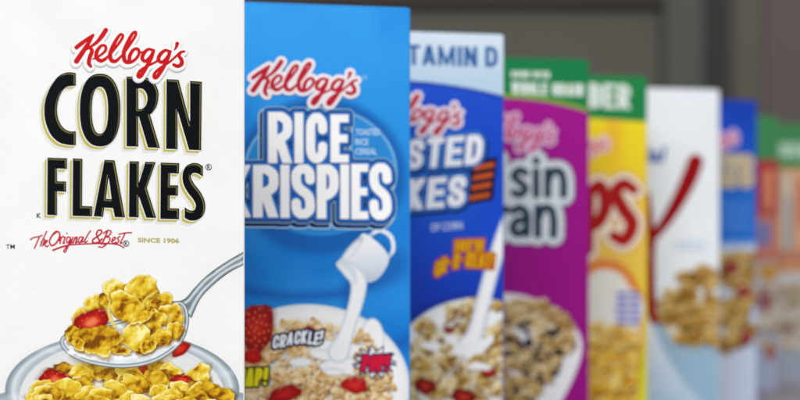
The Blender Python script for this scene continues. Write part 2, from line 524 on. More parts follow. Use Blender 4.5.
# ---- heavy condensed capitals
def glyph(ch, x0, y0, x1, y1, w, h=None):
    h = h or w * .85
    r = w / 2
    L, Rr, T, B = x0 + r, x1 - r, y0 + h / 2, y1 - h / 2
    M = (y0 + y1) / 2; cx = (x0 + x1) / 2; top, bot = y0 - w, y1 + w
    def ln(a, b, rr=r): return Poly(_bar(a, b, rr), raw=True)
    hb = h / 2
    S = []
    H = y1 - y0
    def arc_stroke(P, rr=r): return Stroke(P, r=rr)
    if ch == 'I': S = [ln((cx, top), (cx, bot), min(r, (x1 - x0) / 2))]
    elif ch == 'L': S = [ln((L, top), (L, bot)), ln((L, B), (x1 + 2, B), hb)]
    elif ch in 'EF':
        S = [ln((L, top), (L, bot)), ln((L, T), (x1 + 2, T), hb), ln((L, M), (x1 - .06 * (x1 - x0), M), hb)]
        if ch == 'E': S.append(ln((L, B), (x1 + 2, B), hb))
    elif ch == 'T': S = [ln((cx, top), (cx, bot)), ln((x0 - 2, T), (x1 + 2, T), hb)]
    elif ch == 'H': S = [ln((L, top), (L, bot)), ln((Rr, top), (Rr, bot)), ln((L, M), (Rr, M), hb)]
    elif ch == 'N': S = [ln((L, top), (L, bot)), ln((Rr, top), (Rr, bot)), ln((L - .1 * w, y0 - .1 * w), (Rr + .1 * w, y1 + .1 * w))]
    elif ch == 'M': S = [ln((L, top), (L, bot), r * .85), ln((Rr, top), (Rr, bot), r * .85), ln((L, y0), (cx, y1 - h * .4), r * .8), ln((Rr, y0), (cx, y1 - h * .4), r * .8)]
    elif ch == 'V': S = [ln((L - .2 * w, y0 - 1), (cx, y1), r), ln((Rr + .2 * w, y0 - 1), (cx, y1), r)]
    elif ch == 'W':
        q = (x1 - x0) / 4
        S = [ln((L, y0 - 1), (x0 + q * 1.15, y1), r * .8), ln((cx, y0), (x0 + q * 1.15, y1), r * .8), ln((cx, y0), (x1 - q * 1.15, y1), r * .8), ln((Rr, y0 - 1), (x1 - q * 1.15, y1), r * .8)]
    elif ch == 'A': S = [ln((cx, y0 - 1), (L - .15 * w, bot - w * .8), r), ln((cx, y0 - 1), (Rr + .15 * w, bot - w * .8), r), ln((L, y1 - H * .28), (Rr, y1 - H * .28), hb)]
    elif ch == 'K': S = [ln((L, top), (L, bot)), ln((Rr + .1 * w, y0 - .3 * w), (L, M + .12 * H), r), ln((L + .25 * w, M - .05 * H), (Rr + .12 * w, y1 + .3 * w), r)]
    elif ch in 'PRB':
        yb = M + (.02 * H if ch == 'R' else .06 * H if ch == 'P' else -.0 * H)
        S = [ln((L, top), (L, bot)), arc_stroke([(L, T), (cx - .05 * w, T), (Rr - .12 * w, T + .10 * H), (Rr, (T + yb) / 2), (Rr - .12 * w, yb - .10 * H), (cx - .05 * w, yb), (L, yb)])]
        if ch == 'R': S.append(ln((cx - .1 * w, yb), (Rr + .05 * w, y1 + .3 * w), r))
        if ch == 'B': S.append(arc_stroke([(L, yb), (cx, yb), (Rr - .05 * w, yb + .11 * H), (Rr, (B + yb) / 2), (Rr - .05 * w, B - .1 * H), (cx, B), (L, B)]))
    elif ch == 'D': S = [ln((L, top), (L, bot)), arc_stroke([(L, T), (cx, T), (Rr - .1 * w, T + .16 * H), (Rr, M), (Rr - .1 * w, B - .16 * H), (cx, B), (L, B)])]
    elif ch == 'O': S = [arc_stroke([(cx, T), (Rr - .08 * w, T + .12 * H), (Rr, M), (Rr - .08 * w, B - .12 * H), (cx, B), (L + .08 * w, B - .12 * H), (L, M), (L + .08 * w, T + .12 * H), (cx, T)])]
    elif ch in 'CG':
        S = [arc_stroke([(Rr, M - .17 * H), (Rr - .1 * w, T + .10 * H), (cx, T), (L + .08 * w, T + .12 * H), (L, M), (L + .08 * w, B - .12 * H), (cx, B), (Rr - .1 * w, B - .10 * H), (Rr, M + .17 * H)])]
        if ch == 'G': S.append(ln((cx, M + .08 * H), (x1, M + .08 * H), hb)); S.append(ln((Rr, M + .05 * H), (Rr, bot)))
    elif ch == 'S':
        S = [arc_stroke([(Rr, M - .22 * H), (Rr - .12 * w, T + .07 * H), (cx, T), (L + .1 * w, T + .08 * H), (L, T + .2 * H), (L + .25 * w, M - .08 * H), (Rr - .25 * w, M + .08 * H), (Rr, B - .2 * H), (Rr - .1 * w, B - .08 * H), (cx, B), (L + .12 * w, B - .07 * H), (L, M + .22 * H)])]
    elif ch == 'Y': S = [ln((L - .1 * w, y0 - 1), (cx, M + .1 * H)), ln((Rr + .1 * w, y0 - 1), (cx, M + .1 * H)), ln((cx, M), (cx, bot))]
    elif ch == '-': S = [ln((x0, M), (x1, M), hb)]
    elif ch == "'": return Union([ln((cx, y0), (cx, y0 + .3 * H), min(r, (x1 - x0) / 2))])
    elif ch == '!': return Union([ln((cx, y0), (cx, y1 - .34 * H), min(r, (x1 - x0) / 2)), Stroke([(cx, y1 - r, r * .9)])])
    return Union(S, clip=(x0, y0, x1, y1))
def _bar(a, b, r):
    a = np.array(a, float); b = np.array(b, float); d = (b - a) / (np.linalg.norm(b - a) + 1e-9); n = np.array([-d[1], d[0]]) * r
    return [tuple(a + n), tuple(b + n), tuple(b - n), tuple(a - n)]
def word(text, x0, x1, y0, y1, w, gap=1.6, h=None):
    wid = {'I': .0, 'M': 1.35, 'W': 1.45, "'": 0, '!': 0, '-': .5, ' ': .4}
    tot = x1 - x0 - gap * (len(text) - 1); nar = sum(1 for c in text if wid.get(c, 1) == 0)
    unit = (tot - nar * w) / max(1e-6, sum(wid.get(c, 1) for c in text))
    out = []; x = x0
    for c in text:
        cw = w if wid.get(c, 1) == 0 else unit * wid.get(c, 1)
        if c != ' ': out.append(glyph(c, x, y0, x + cw, y1, w, h))
        x += cw + gap
    return out

# ---- the red script brand signature (traced strokes)
SCRIPT = [
    [(92, 158, 13), (120, 136, 13), (160, 106, 10), (188, 86, 7)],
    [(186, 90, 8), (155, 142, 13), (122, 192, 15), (92, 236, 16)],
    [(259, 60, 14), (238, 92, 14), (210, 126, 11), (176, 152, 8), (150, 168, 7)],
    [(160, 152, 9), (180, 176, 12), (168, 212, 13), (162, 245, 13), (173, 266, 9)],
    [(186, 224, 5), (222, 206, 7), (255, 178, 9), (257, 152, 9), (234, 148, 9), (208, 180, 12), (206, 216, 13), (232, 234, 12), (262, 218, 9), (285, 195, 7), (322, 150, 8), (352, 106, 9), (354, 86, 8), (336, 90, 9), (306, 138, 12), (284, 192, 13), (290, 230, 13), (314, 236, 11), (338, 216, 8), (362, 190, 7), (396, 142, 8), (427, 92, 9), (430, 72, 8), (412, 78, 9), (386, 124, 12), (362, 184, 13), (366, 232, 13), (392, 243, 11), (424, 228, 9), (447, 196, 9), (443, 168, 9), (418, 170, 10), (397, 200, 12), (392, 232, 12)],
    [(440, 172, 8), (458, 186, 6), (474, 182, 6)],
    [(528, 174, 8), (502, 168, 9), (476, 190, 12), (466, 220, 12), (484, 236, 10), (512, 210, 9), (530, 178, 8)],
    [(530, 176, 11), (518, 214, 12), (490, 268, 12), (458, 320, 12), (441, 320, 10), (452, 292, 9), (490, 266, 8), (536, 244, 7), (562, 228, 7)],
    [(622, 182, 8), (598, 174, 9), (570, 196, 12), (558, 226, 12), (578, 242, 10), (606, 216, 9), (624, 186, 8)],
    [(624, 182, 11), (610, 222, 12), (582, 278, 12), (548, 326, 12), (532, 322, 10), (544, 296, 9), (584, 264, 8), (622, 240, 7), (654, 212, 7), (684, 186, 8), (706, 180, 7)],
    [(666, 136, 12), (660, 156, 8), (650, 172, 4)],
    [(684, 188, 9), (676, 206, 10), (690, 228, 12), (690, 252, 13), (668, 264, 11), (646, 256, 10)],
]
def signature(box, x0, y0, x1, y1, cell, spec, slope=0.0, name='brand_signature', pad=8):
    sx = (712 - 78) / (x1 - x0); sy = (337 - 46) / (y1 - y0)
    def fn(X, Y): return 78 + (X - x0) * sx, 46 + (Y - y0 - slope * (X - (x0 + x1) / 2)) * sy
    k = 2 / (sx + sy)
    sh = []
    for s in SCRIPT:
        S = Stroke([(q[0], q[1], q[2] * .94) for q in s]); b = S.bbox()
        X0, X1 = x0 + (b[0] - 78) / sx, x0 + (b[2] - 78) / sx
        Y0, Y1 = y0 + (b[1] - 46) / sy, y0 + (b[3] - 46) / sy
        e = abs(slope) * (x1 - x0) / 2
        sh.append(Warp(S, fn, (X0, Y0 - e, X1, Y1 + e), k))
    return sdf_letters(box, name, sh, cell, spec, pad)

GROUP = 'cereal boxes standing in a receding row'
FLK = [(124, 72, 6), (184, 128, 14), (214, 170, 28), (230, 196, 48), (240, 216, 92), (250, 238, 168)]

# ================================================================== 1  white box
TH = 17.0
b1 = Box(245, -38, TH)
b1.make('large sharp white cereal box with black CORN FLAKES lettering, nearest in the row', GROUP, [(0, (240, 240, 238))])

def base1(X, Y):
    c = np.zeros(X.shape + (3,)) + np.array([244, 244, 242.])
    return c

Canvas(b1, -100, -80, 260, 560, 0.0012, base1).mesh('front_print', 1, full=True)
C1 = Canvas(b1, -30, 246, 250, 470, 0.00024, base1)
cv = C1
# soft printed shadow of the picture on the white ground
cv.ell(122, 396, 124, 62, (226, 228, 230), soft=7, op=.6)
# glass bowl wall
cv.shape(Poly([(5, 392), (12, 430), (50, 470), (120, 482), (190, 470), (230, 430), (239, 392)]),
         lambda X, Y, d: pal([(150, 163, 172), (196, 206, 212), (222, 228, 232), (190, 200, 207)], ss(0, -26, d) * .99 + .12 * (fbm(X, Y, 22, 5) - .5)))
w = cv.win(0, 320, 245, 470)
X, Y = cv.X[w], cv.Y[w]
rho = np.sqrt(((X - 122) / 117) ** 2 + ((Y - 390) / 58.0) ** 2)
band = pal([(206, 213, 216), (228, 233, 236), (170, 182, 188), (190, 200, 206), (218, 225, 229), (156, 169, 177), (126, 140, 148)], np.clip((rho - .80) / .20, 0, 1))
tw = ss(.45, .75, fbm(X, Y * 2, 26, 8, 2))[..., None] * .35
band = band * (1 - tw) + np.array([240, 243, 245.]) * tw
cv.put(w, ss(1.006, .996, rho), band)
rho2 = np.sqrt(((X - 122) / 103.0) ** 2 + ((Y - 396) / 51.0) ** 2)
cv.put(w, ss(1.01, .99, rho2), np.array([226, 228, 226.]))
# heaps of flakes in the bowl, back to front
r = random.Random(11)
spots = []
for k in range(95):
    a = r.uniform(0, 6.283); q = math.sqrt(r.random())
    x = 122 + math.cos(a) * q * 95; y = 402 + math.sin(a) * q * 42
    spots.append((y, x))
spots.sort()
berries = [(368, 134, 15, 8, .3, .15), (349, 180, 10, 6, -.6, .1), (381, 57, 19, 10, .25, .75), (380, 182, 12, 5, .1, .3), (424, 120, 18, 11, -.3, .6), (436, 190, 14, 9, .4, .5)]
bi = sorted(berries)
for n, (y, x) in enumerate(spots):
    while bi and bi[0][0] < y - 3:
        yy, xx, rx, ry, ro, pl = bi.pop(0); cv.berry(xx, yy, rx, ry, ro, n, pl)
    sz = r.uniform(11, 19)
    if any(abs(x - b[1]) < b[2] * .8 and -4 < y - b[0] < 9 for b in berries): continue
    cv.flake(x, y, sz, sz * r.uniform(.55, .85), r.uniform(-.7, .7), n + 40, FLK, .6)
# near glass rim over the picture's lower edge
rho = np.sqrt(((X - 122) / 117) ** 2 + ((Y - 390) / 58.0) ** 2)
# spoon
STEEL = [(72, 84, 88), (140, 154, 160), (232, 237, 239), (180, 190, 195), (118, 131, 137), (196, 205, 209)]
handle = Poly([(170, 303, 1), (184, 299), (194, 288), (206, 276), (224, 263), (250, 248, 1), (250, 262, 1), (230, 272), (213, 285), (200, 299), (191, 318, 1)])
cv.shape(handle, lambda X, Y, d: pal([(66, 78, 84), (150, 164, 170), (226, 232, 234), (140, 153, 160), (112, 124, 130)], np.clip(-d / 6.5, 0, 1) + .25 * (fbm(X * .6, Y, 9, 2) - .5)))
spoon = Poly([(60, 345), (70, 356), (90, 364), (118, 368), (146, 365), (168, 355), (183, 340), (188.5, 322), (186, 306), (176, 301), (150, 310), (110, 322), (75, 330), (62, 336)])
cv.shape(Poly([(70, 356), (90, 370), (120, 374), (150, 370), (172, 356), (174, 346), (150, 340), (100, 350)]), (120, 90, 30), soft=5, op=.4)
cv.shape(spoon, lambda X, Y, d: pal(STEEL, np.clip(-d / 4.6, 0, 1) * .999))
cv.shape(spoon, lambda X, Y, d: np.array([224, 230, 234.]) + 22 * (fbm(X, Y, 7, 3)[..., None] - .3), grow=-4.4, soft=.8)
for k in range(9):
    t = k / 8; cv.ell(72 + 96 * t, 352 + 9 * math.sin(t * 3.14) - 8 * t, 5 + 3 * (k % 3), 2.6, (246, 248, 250), rot=-.1, soft=1)
heap = [(94, 306, 12, 11, -.5), (112, 300, 13, 12, -.9), (117, 291, 14, 12, .2), (150, 300, 15, 13, .6), (160, 306, 12, 14, .3), (141, 287, 15, 13, -.2), (80, 318, 8, 11, .5),
        (74, 331, 8, 9, .4), (170, 316, 12, 14, .5), (152, 322, 14, 12, -.3), (175, 330, 8, 9, 1.0), (128, 308, 20, 15, .35), (92, 326, 0, 0, 0), (72, 334, 8, 8, .2), (160, 338, 12, 9, -.5), (137, 338, 17, 14, .2),
        (97, 340, 22, 16, .1), (147, 346, 10, 6, -.3), (120, 350, 9, 5, .2), (78, 344, 7, 6, .6), (143, 316, 5, 13, .9)]
for n, (x, y, rx, ry, ro) in enumerate(heap):
    if rx == 0: cv.berry(91, 322, 18, 12, -.35, 3, .8); continue
    cv.flake(x, y, rx, ry, ro, n + 431, FLK, .6, 1.35)
cv.shape(Stroke([(109, 303, 1.2), (108, 311, 1.5), (111, 321, 1.6), (116, 327, 1.1)]), (232, 208, 104), soft=.5)
cv.shape(Stroke([(140, 308, 1.0), (146, 298, 1.2), (154, 293, 1.0)]), (226, 200, 90), soft=.5)
C1.mesh('bowl_and_spoon_picture', 2)

# --- black title with gold shadow
def zc(P, ox, oy, s): return [tuple([ox + p[0] / s, oy + p[1] / s] + list(p[2:])) for p in P]
def PB(P): return Poly(zc(P, 30, 65, 4.44))
def PC(P): return Poly(zc(P, 110, 65, 4.445))
def PD(P): return Poly(zc(P, 30, 150, 5.33))
def PE(P): return Poly(zc(P, 115, 150, 5.333))
def sup(cx, cy, rx, ry, n=2.35, k=48):
    return [(cx + rx * math.copysign(abs(math.cos(t)) ** (2 / n), math.cos(t)), cy + ry * math.copysign(abs(math.sin(t)) ** (2 / n), math.sin(t))) for t in [6.28319 * i / k for i in range(k)]]
title = [
    PB([(200, 38, 1), (165, 35), (125, 52), (90, 98), (68, 152), (62, 205), (68, 255), (90, 308), (125, 342), (165, 354), (200, 356, 1), (200, 296, 1), (172, 296), (143, 278), (124, 245), (117, 203), (122, 160), (138, 120), (162, 97), (200, 92, 1)]),
    Cut(PB(sup(309, 201, 89, 160)), [PB(sup(308, 202, 37, 105))]),
    Cut(PC([(72, 54, 1), (150, 56), (190, 76), (209, 110), (212, 142), (204, 182), (186, 210), (174, 220, 1), (218, 368, 1), (167, 366, 1), (126, 228, 1), (122, 228, 1), (122, 362, 1), (72, 361, 1)]),
        [PC([(122, 104, 1), (142, 106), (158, 122), (165, 150), (158, 180), (141, 196), (122, 198, 1)])]),
    PC([(250, 65, 1), (302, 68, 1), (355, 265, 1), (355, 73, 1), (405, 76, 1), (402, 378, 1), (350, 376, 1), (297, 195, 1), (297, 374, 1), (248, 372, 1)]),
    PD([(92, 43, 1), (193, 46, 1), (193, 100, 1), (140, 98, 1), (140, 168, 1), (188, 170, 1), (188, 222, 1), (140, 220, 1), (140, 347, 1), (90, 345, 1)]),
    PD([(227, 47, 1), (275, 49, 1), (273, 300, 1), (328, 302, 1), (327, 353, 1), (225, 350, 1)]),
    Cut(PD([(395, 55, 1), (447, 57, 1), (502, 358, 1), (450, 357, 1), (440, 309, 1), (392, 306, 1), (385, 355, 1), (338, 352, 1)]), [PD([(416, 132, 1), (433, 264, 1), (400, 262, 1)])]),
    PE([(75, 62, 1), (123, 63, 1), (122, 188, 1), (160, 65, 1), (212, 66, 1), (165, 202, 1), (215, 361, 1), (165, 360, 1), (122, 238, 1), (122, 358, 1), (72, 357, 1)]),
    PE([(242, 69, 1), (338, 72, 1), (337, 125, 1), (290, 123, 1), (288, 190, 1), (332, 190, 1), (331, 243, 1), (288, 242, 1), (287, 312, 1), (338, 314, 1), (337, 368, 1), (240, 366, 1)]),
    PE([(465, 88, 1), (440, 74), (410, 72), (376, 90), (359, 130), (363, 180), (386, 225), (415, 262), (429, 290), (426, 315), (408, 325), (388, 320), (370, 308, 1), (370, 362, 1), (400, 375), (436, 371), (465, 350), (478, 310), (472, 265), (450, 222), (420, 184), (402, 150), (406, 128), (421, 121), (442, 126), (465, 140, 1)]),
]
xs, ys, f = field(title, 0.3, 8)
def shift(f, i, j):   # move the shape i cells right, j cells down
    g = np.full(f.shape, 1e3); H, W = f.shape
    g[max(j, 0):H + min(j, 0), max(i, 0):W + min(i, 0)] = f[max(-j, 0):H + min(-j, 0), max(-i, 0):W + min(-i, 0)]
    return g
GOLD = (196, 184, 84)
gold = np.minimum.reduce([shift(f, -k, k) for k in range(3, 11, 2)]) - .25
soft_sh = np.minimum.reduce([shift(f, -k, k) for k in range(8, 17, 2)]) - .4
white = np.minimum(np.minimum(f, shift(f, -2, 2)) - .55, f - .95)
rimin = np.maximum(f + .9, -(shift(f, -3, 3) + .9))
title_o = emit(b1, 'title_lettering', [
    (contour(xs, ys, soft_sh), (228, 228, 224), 2), (contour(xs, ys, gold), GOLD, 3), (contour(xs, ys, white), (243, 243, 241), 4),
    (contour(xs, ys, f - .3), (3, 9, 13), 5), (contour(xs, ys, rimin), (120, 114, 62), 6)])
signature(b1, 73.5, 28, 184.8, 79.3, 0.3, [(3.0, -.9, 1.3, (214, 215, 216), 6.5), (2.7, -.4, .4, (246, 246, 245), 7), (0.0, 0, 0, (204, 22, 26), 8)])

# tagline "The Original & Best" traced as thin pen strokes (zoom of [0,220]-[140,260], 5.714x)
TG = [
    [(172, 112), (190, 100), (215, 96), (238, 88)], [(222, 98), (208, 130), (194, 162)],
    [(264, 66), (248, 100), (228, 148)], [(232, 130), (246, 110), (252, 118), (240, 148)], [(246, 140), (262, 128), (268, 118), (258, 118), (252, 138), (262, 152), (274, 146)],
    [(322, 68), (296, 88), (280, 122), (292, 146), (316, 134), (336, 100), (336, 72), (318, 66), (300, 80)],
    [(336, 118), (346, 98), (340, 134)], [(342, 112), (356, 94), (364, 98)], [(370, 98), (358, 132), (366, 130)], [(378, 76), (380, 78)],
    [(400, 100), (384, 98), (376, 120), (384, 130), (400, 108), (386, 150), (370, 182), (362, 176), (378, 154), (400, 136)],
    [(414, 98), (402, 130), (412, 126)], [(426, 100), (414, 132)], [(418, 116), (434, 98), (438, 102), (428, 130), (438, 126)],
    [(470, 98), (454, 98), (444, 118), (452, 130), (466, 110), (474, 100), (462, 126), (474, 122)], [(514, 62), (500, 82), (480, 120), (486, 128), (496, 120)],
    [(580, 108), (556, 128), (530, 130), (528, 112), (552, 96), (576, 74), (574, 58), (556, 62), (548, 84), (560, 108), (572, 134)],
    [(610, 66), (598, 96), (578, 138)], [(588, 76), (612, 60), (632, 66), (620, 88), (602, 96), (624, 102), (620, 124), (594, 138), (580, 132)],
    [(634, 122), (652, 112), (656, 100), (644, 102), (636, 122), (644, 134), (660, 126)], [(682, 94), (668, 104), (676, 118), (664, 134), (656, 130)],
    [(712, 74), (698, 104), (684, 132), (694, 130)], [(676, 82), (712, 74), (748, 72)],
    [(300, 172), (340, 156), (400, 142), (500, 136), (600, 134), (668, 140), (704, 158)], [(560, 152), (580, 156), (604, 140)],
]
tg = [Stroke([(p[0] / 5.714, 220 + p[1] / 5.714, .66 if k not in (5, 16, 17) else .8) for p in s]) for k, s in enumerate(TG)]
tg.append(Stroke([(52.6, 250.2, .9), (60, 247.4, .8), (70, 245, .45)]))
sdf_letters(b1, 'tagline_lettering', tg, 0.2, [(0.0, 0, 0, (196, 34, 58), 3)], pad=1.5)
def ring(cx, cy, r, t, k=24):
    P = []
    for i in range(k):
        a, b = 6.28319 * i / k, 6.28319 * (i + 1) / k
        P.append(((cx + r * math.cos(b), cy + r * math.sin(b)), (cx + r * math.cos(a), cy + r * math.sin(a)), (cx + (r - t) * math.cos(a), cy + (r - t) * math.sin(a)), (cx + (r - t) * math.cos(b), cy + (r - t) * math.sin(b))))
    return P
DK = (30, 44, 54)
emit(b1, 'trademark_sign', [(font_polys('TM', 5.6, 244.4, 14.4, 248.8, bold=.012), DK, 3)])
emit(b1, 'kosher_letter', [(font_polys('K', 36.2, 213.2, 40.6, 218.2, bold=.02), DK, 3)])
emit(b1, 'founding_year_lettering', [(font_polys('SINCE 1906', 137.2, 238.0, 178.6, 242.8, slope=.02, bold=.03), (186, 174, 92), 3)])
for cx, cy in ((208.3, 167.2), (125.4, 243.5)):
    emit(b1, 'registered_mark', [(ring(cx, cy, 3.2, .7), DK, 3), (font_polys('R', cx - 1.4, cy - 1.8, cx + 1.6, cy + 1.9, bold=.02), DK, 3)])

# ================================================================== 2  sky-blue rice box
b2 = Box(410.5, 8, TH)
b2.make('bright blue cereal box with white RICE KRISPIES lettering, second from the front', GROUP, [(0, (48, 146, 222))])
def base2(X, Y):
    c = pal([(54, 162, 242), (46, 152, 234), (36, 136, 220), (38, 142, 226)], np.clip((Y - 5) / 300, 0, 1))
    c = c - 14 * ss(.4, .7, fbm(X, Y, 60, 3, 2))[..., None] * np.array([1, 1, .6])
    e = lambda cx, cy, rx, ry: np.sqrt(((X - cx) / rx) ** 2 + ((Y - cy) / ry) ** 2)
    ro = e(320, 176, 92, 84); m = (ss(1.0, .86, ro) * .85)[..., None]
    c = c * (1 - m) + np.array([22, 96, 178.]) * m
    ri = e(320, 172, 76, 64)
    m = ss(1.012, .99, ri)[..., None]; c = c * (1 - m) + np.array([44, 140, 216.]) * m
    m = (np.exp(-((ri - 1) / .016) ** 2) * ss(215, 150, Y))[..., None] * .8; c = c * (1 - m) + np.array([170, 214, 244.]) * m
    # darker blue swirls under the title
    for k, (cx, cy, rx, ry) in enumerate([(300, 262, 96, 34), (392, 292, 44, 52)]):
        q = e(cx, cy, rx, ry); m = (np.exp(-((q - 1) / .16) ** 2) * ss(cy - ry * .9, cy, Y) * .55)[..., None]
        c = c * (1 - m) + np.array([20, 84, 168.]) * m
    return c
Canvas(b2, 100, -20, 420, 560, 0.0009, base2).mesh('front_print', 1, full=True)
cv = Canvas(b2, 200, 225, 420, 480, 0.00042, base2)
# white bowl
cv.ell(306, 388, 104, 84, (226, 230, 234), soft=1)
w = cv.win(200, 290, 412, 480); X, Y = cv.X[w], cv.Y[w]
rho = np.sqrt(((X - 306) / 101.0) ** 2 + ((Y - 388) / 82.0) ** 2)
cv.put(w, ss(1.01, .99, rho), pal([(214, 216, 216), (240, 240, 238), (250, 250, 250), (238, 240, 242)], np.clip((rho - .7) / .3, 0, 1)))
KR = [(162, 104, 40), (212, 164, 96), (236, 204, 148), (247, 228, 188), (253, 243, 220)]
r = random.Random(5)
sp = []
for k in range(900):
    a = r.uniform(0, 6.283); q = math.sqrt(r.random())
    x = 303 + math.cos(a) * q * 90; y = 396 + math.sin(a) * q * 76
    sp.append((y, x))
sp.sort()
for n, (y, x) in enumerate(sp):
    s = r.uniform(3.0, 4.6)
    cv.flake(x, y, s * 1.25, s * .8, r.uniform(-1.5, 1.5), n + 900, KR, .42, .5)
WM = lambda X, Y, d: pal([(206, 212, 220), (236, 239, 242), (252, 252, 252), (250, 250, 250)], np.clip(-d / 5, 0, 1))
for (x, y, rx, ry, ro) in [(338, 352, 30, 10, .1), (352, 366, 34, 9, -.25), (322, 345, 14, 6, .6), (300, 362, 12, 5, .2), (372, 340, 12, 22, -.2), (290, 382, 9, 4, 0), (330, 372, 14, 4, -.4)]:
    cv.shape(Poly(sup(x, y, rx, ry, 2, 20)), WM, soft=1.4)
for n in range(110):
    x = r.uniform(356, 388); y = r.uniform(328, 388)
    if ((x - 303) / 89) ** 2 + ((y - 392) / 78) ** 2 > 1: continue
    cv.flake(x, y, r.uniform(3.4, 4.6), r.uniform(2.4, 3.2), r.uniform(-1.5, 1.5), n + 2900, KR, .42, .5)
for n in range(120):
    x = r.uniform(262, 340); y = r.uniform(374, 420)
    cv.flake(x, y, r.uniform(3.6, 4.8), r.uniform(2.6, 3.4), r.uniform(-1.5, 1.5), n + 3900, KR, .42, .5)
# plain white jug and pouring milk
JS = lambda P: [tuple([350 + (p[0] - 350) * .78, 264 + (p[1] - 264) * .8] + [q * .8 for q in p[2:]]) for p in P]
jug = Poly(JS([(331, 265), (341, 255), (352, 243), (361, 231), (368, 226), (384, 236), (397, 250), (399, 262), (389, 279), (376, 287), (362, 284), (350, 275)]))
cv.shape(Stroke(JS([(374, 229, 2.4), (388, 222, 2.6), (402, 230, 2.8), (405, 246, 2.6), (397, 258, 2.4)])), (238, 242, 247), soft=.6)
cv.shape(jug, (22, 90, 170), soft=4, grow=3, op=.4)
cv.shape(jug, lambda X, Y, d: pal([(178, 192, 212), (222, 230, 240), (248, 249, 252), (252, 252, 253)], np.clip((Y * -.8 - X * .2 + 300) / 44, 0, 1) * .8 + .1), soft=.8)
cv.ell(351, 250, 17, 4.4, (190, 201, 218), rot=-.86, soft=.8)
cv.ell(350.5, 251.5, 14.5, 3, (240, 243, 247), rot=-.86, soft=.8)
cv.shape(Stroke([(341, 265, 5), (350, 271, 8), (358, 282, 8.5), (356, 300, 7.5), (350, 320, 7), (344, 338, 8), (338, 352, 11)]), lambda X, Y, d: pal([(196, 208, 222), (232, 238, 244), (253, 253, 253), (246, 248, 250)], np.clip(-d / 6, 0, 1)), soft=.9)
cv.shape(Stroke([(342, 262, 4.0), (352, 272, 3.6), (355, 284, 1.0)]), (214, 224, 236), soft=1.6, op=.8)
# fruit
cv.berry(256, 328, 17, 25, .15, 4, .0, (150, 14, 18), (206, 40, 34))
for k in range(26):
    a = k * 2.4; q = math.sqrt(k / 26.0); cv.ell(256 + 14 * q * math.cos(a), 328 + 21 * q * math.sin(a), .8, 1.1, (228, 150, 70), soft=.5)
cv.berry(354, 385, 13, 8, .1, 5, .05, (170, 18, 22), (212, 40, 40)); cv.berry(284, 394, 17, 8, -.3, 6, .05, (150, 14, 18), (196, 30, 30))
cv.berry(252, 356, 9, 8, 0, 6, .0, (176, 14, 18), (214, 34, 30)); cv.berry(310, 332, 8, 5, .5, 7, .1)
cv.mesh('bowl_picture', 2)

NAVY = (20, 36, 96)
ttl = [glyph(c, x0, y0, x1, y1, w_, 7.2) for c, x0, y0, x1, y1, w_ in [
    ('R', 267.5, 112.5, 291, 163, 8.6), ('I', 293.8, 113.2, 302.2, 163, 8.2), ('C', 305.5, 113.6, 326, 162.8, 8.4), ('E', 330, 115, 347.5, 162.4, 8.2),
    ('K', 225, 165.5, 249.5, 217, 9), ('R', 252.5, 165.4, 277.3, 217.2, 9), ('I', 279.8, 165.3, 288.3, 217.6, 8.4), ('S', 290.8, 164.8, 313.6, 218.2, 8.8),
    ('P', 316.3, 165, 337.6, 218.4, 8.8), ('I', 339.8, 164.8, 348, 218.6, 8.2), ('E', 350.8, 164.4, 367.2, 219, 8.2), ('S', 369, 163.6, 390.6, 219.6, 8.4)]]
sdf_letters(b2, 'title_lettering', ttl, 0.42, [
    (7.4, -2.6, 3.4, (176, 214, 242), 3), (6.0, -2.6, 3.4, NAVY, 4), (5.8, 0, 0, (160, 204, 240), 5), (4.9, 0, 0, NAVY, 6), (3.2, 0, 0, (38, 118, 206), 7), (1.2, -.3, .4, (16, 66, 150), 8), (.35, 0, 0, (255, 255, 255), 9)], pad=10)
signature(b2, 249.9, 59.4, 357.2, 106.2, 0.42, [(3.6, 0, 0, (238, 232, 238), 10), (0.05, 0, 0, (190, 28, 50), 11)], slope=-.012)
for t, x1_, y0_ in (('TOASTED', 379.5, 129), ('RICE', 368, 138.8), ('CEREAL', 376.5, 148.4)):
    emit(b2, 'caption_lettering', [(font_polys(t, 355, y0_, x1_, y0_ + 6.3, bold=.02), (196, 226, 248), 2)])
emit(b2, 'registered_mark', [(ring(364.4, 77.4, 2.0, .6), (176, 216, 244), 2)])
crk = []
for k, (c, x, y, rr) in enumerate(zip('CRACKLE!', [272.5, 279.5, 286.5, 294, 300.8, 307.8, 313.8, 319.6], [335.5, 334.6, 332.4, 331.2, 330.6, 331.4, 332, 330.2], [.1] * 8)):
    g = glyph(c, x, y, x + (5.8 if c != '!' else 2.8), y + 12.5, 2.1)
    crk += sheared([g], -.12, .15, x + 3, y + 6)
sdf_letters(b2, 'sound_word_lettering', crk, 0.35, [(2.3, 0, 0, (16, 30, 72), 4), (0.15, 0, 0, (244, 248, 252), 5)], pad=4)
burst = []
P = []
for k in range(22):
    a = 6.28319 * k / 22; q = (21, 16.5) if k % 2 == 0 else (12, 9.5)
    P.append((374 + q[0] * math.cos(a), 362 + q[1] * math.sin(a), 1))
burst = [Poly(P)]
pop = sheared(word('POP!', 361.5, 389, 355, 371, 3.6, 1.2), .0, .15, 374, 362)
sdf_letters(b2, 'burst_shape', burst, 0.4, [(1.2, 0, 0, (22, 30, 84), 3.4), (0, 0, 0, (240, 240, 244), 3.8)], pad=4)
sdf_letters(b2, 'sound_word_lettering', pop, 0.35, [(2.0, 0, 0, (22, 30, 84), 4.6), (.5, 0, 0, (214, 24, 62), 5.4)], pad=5)
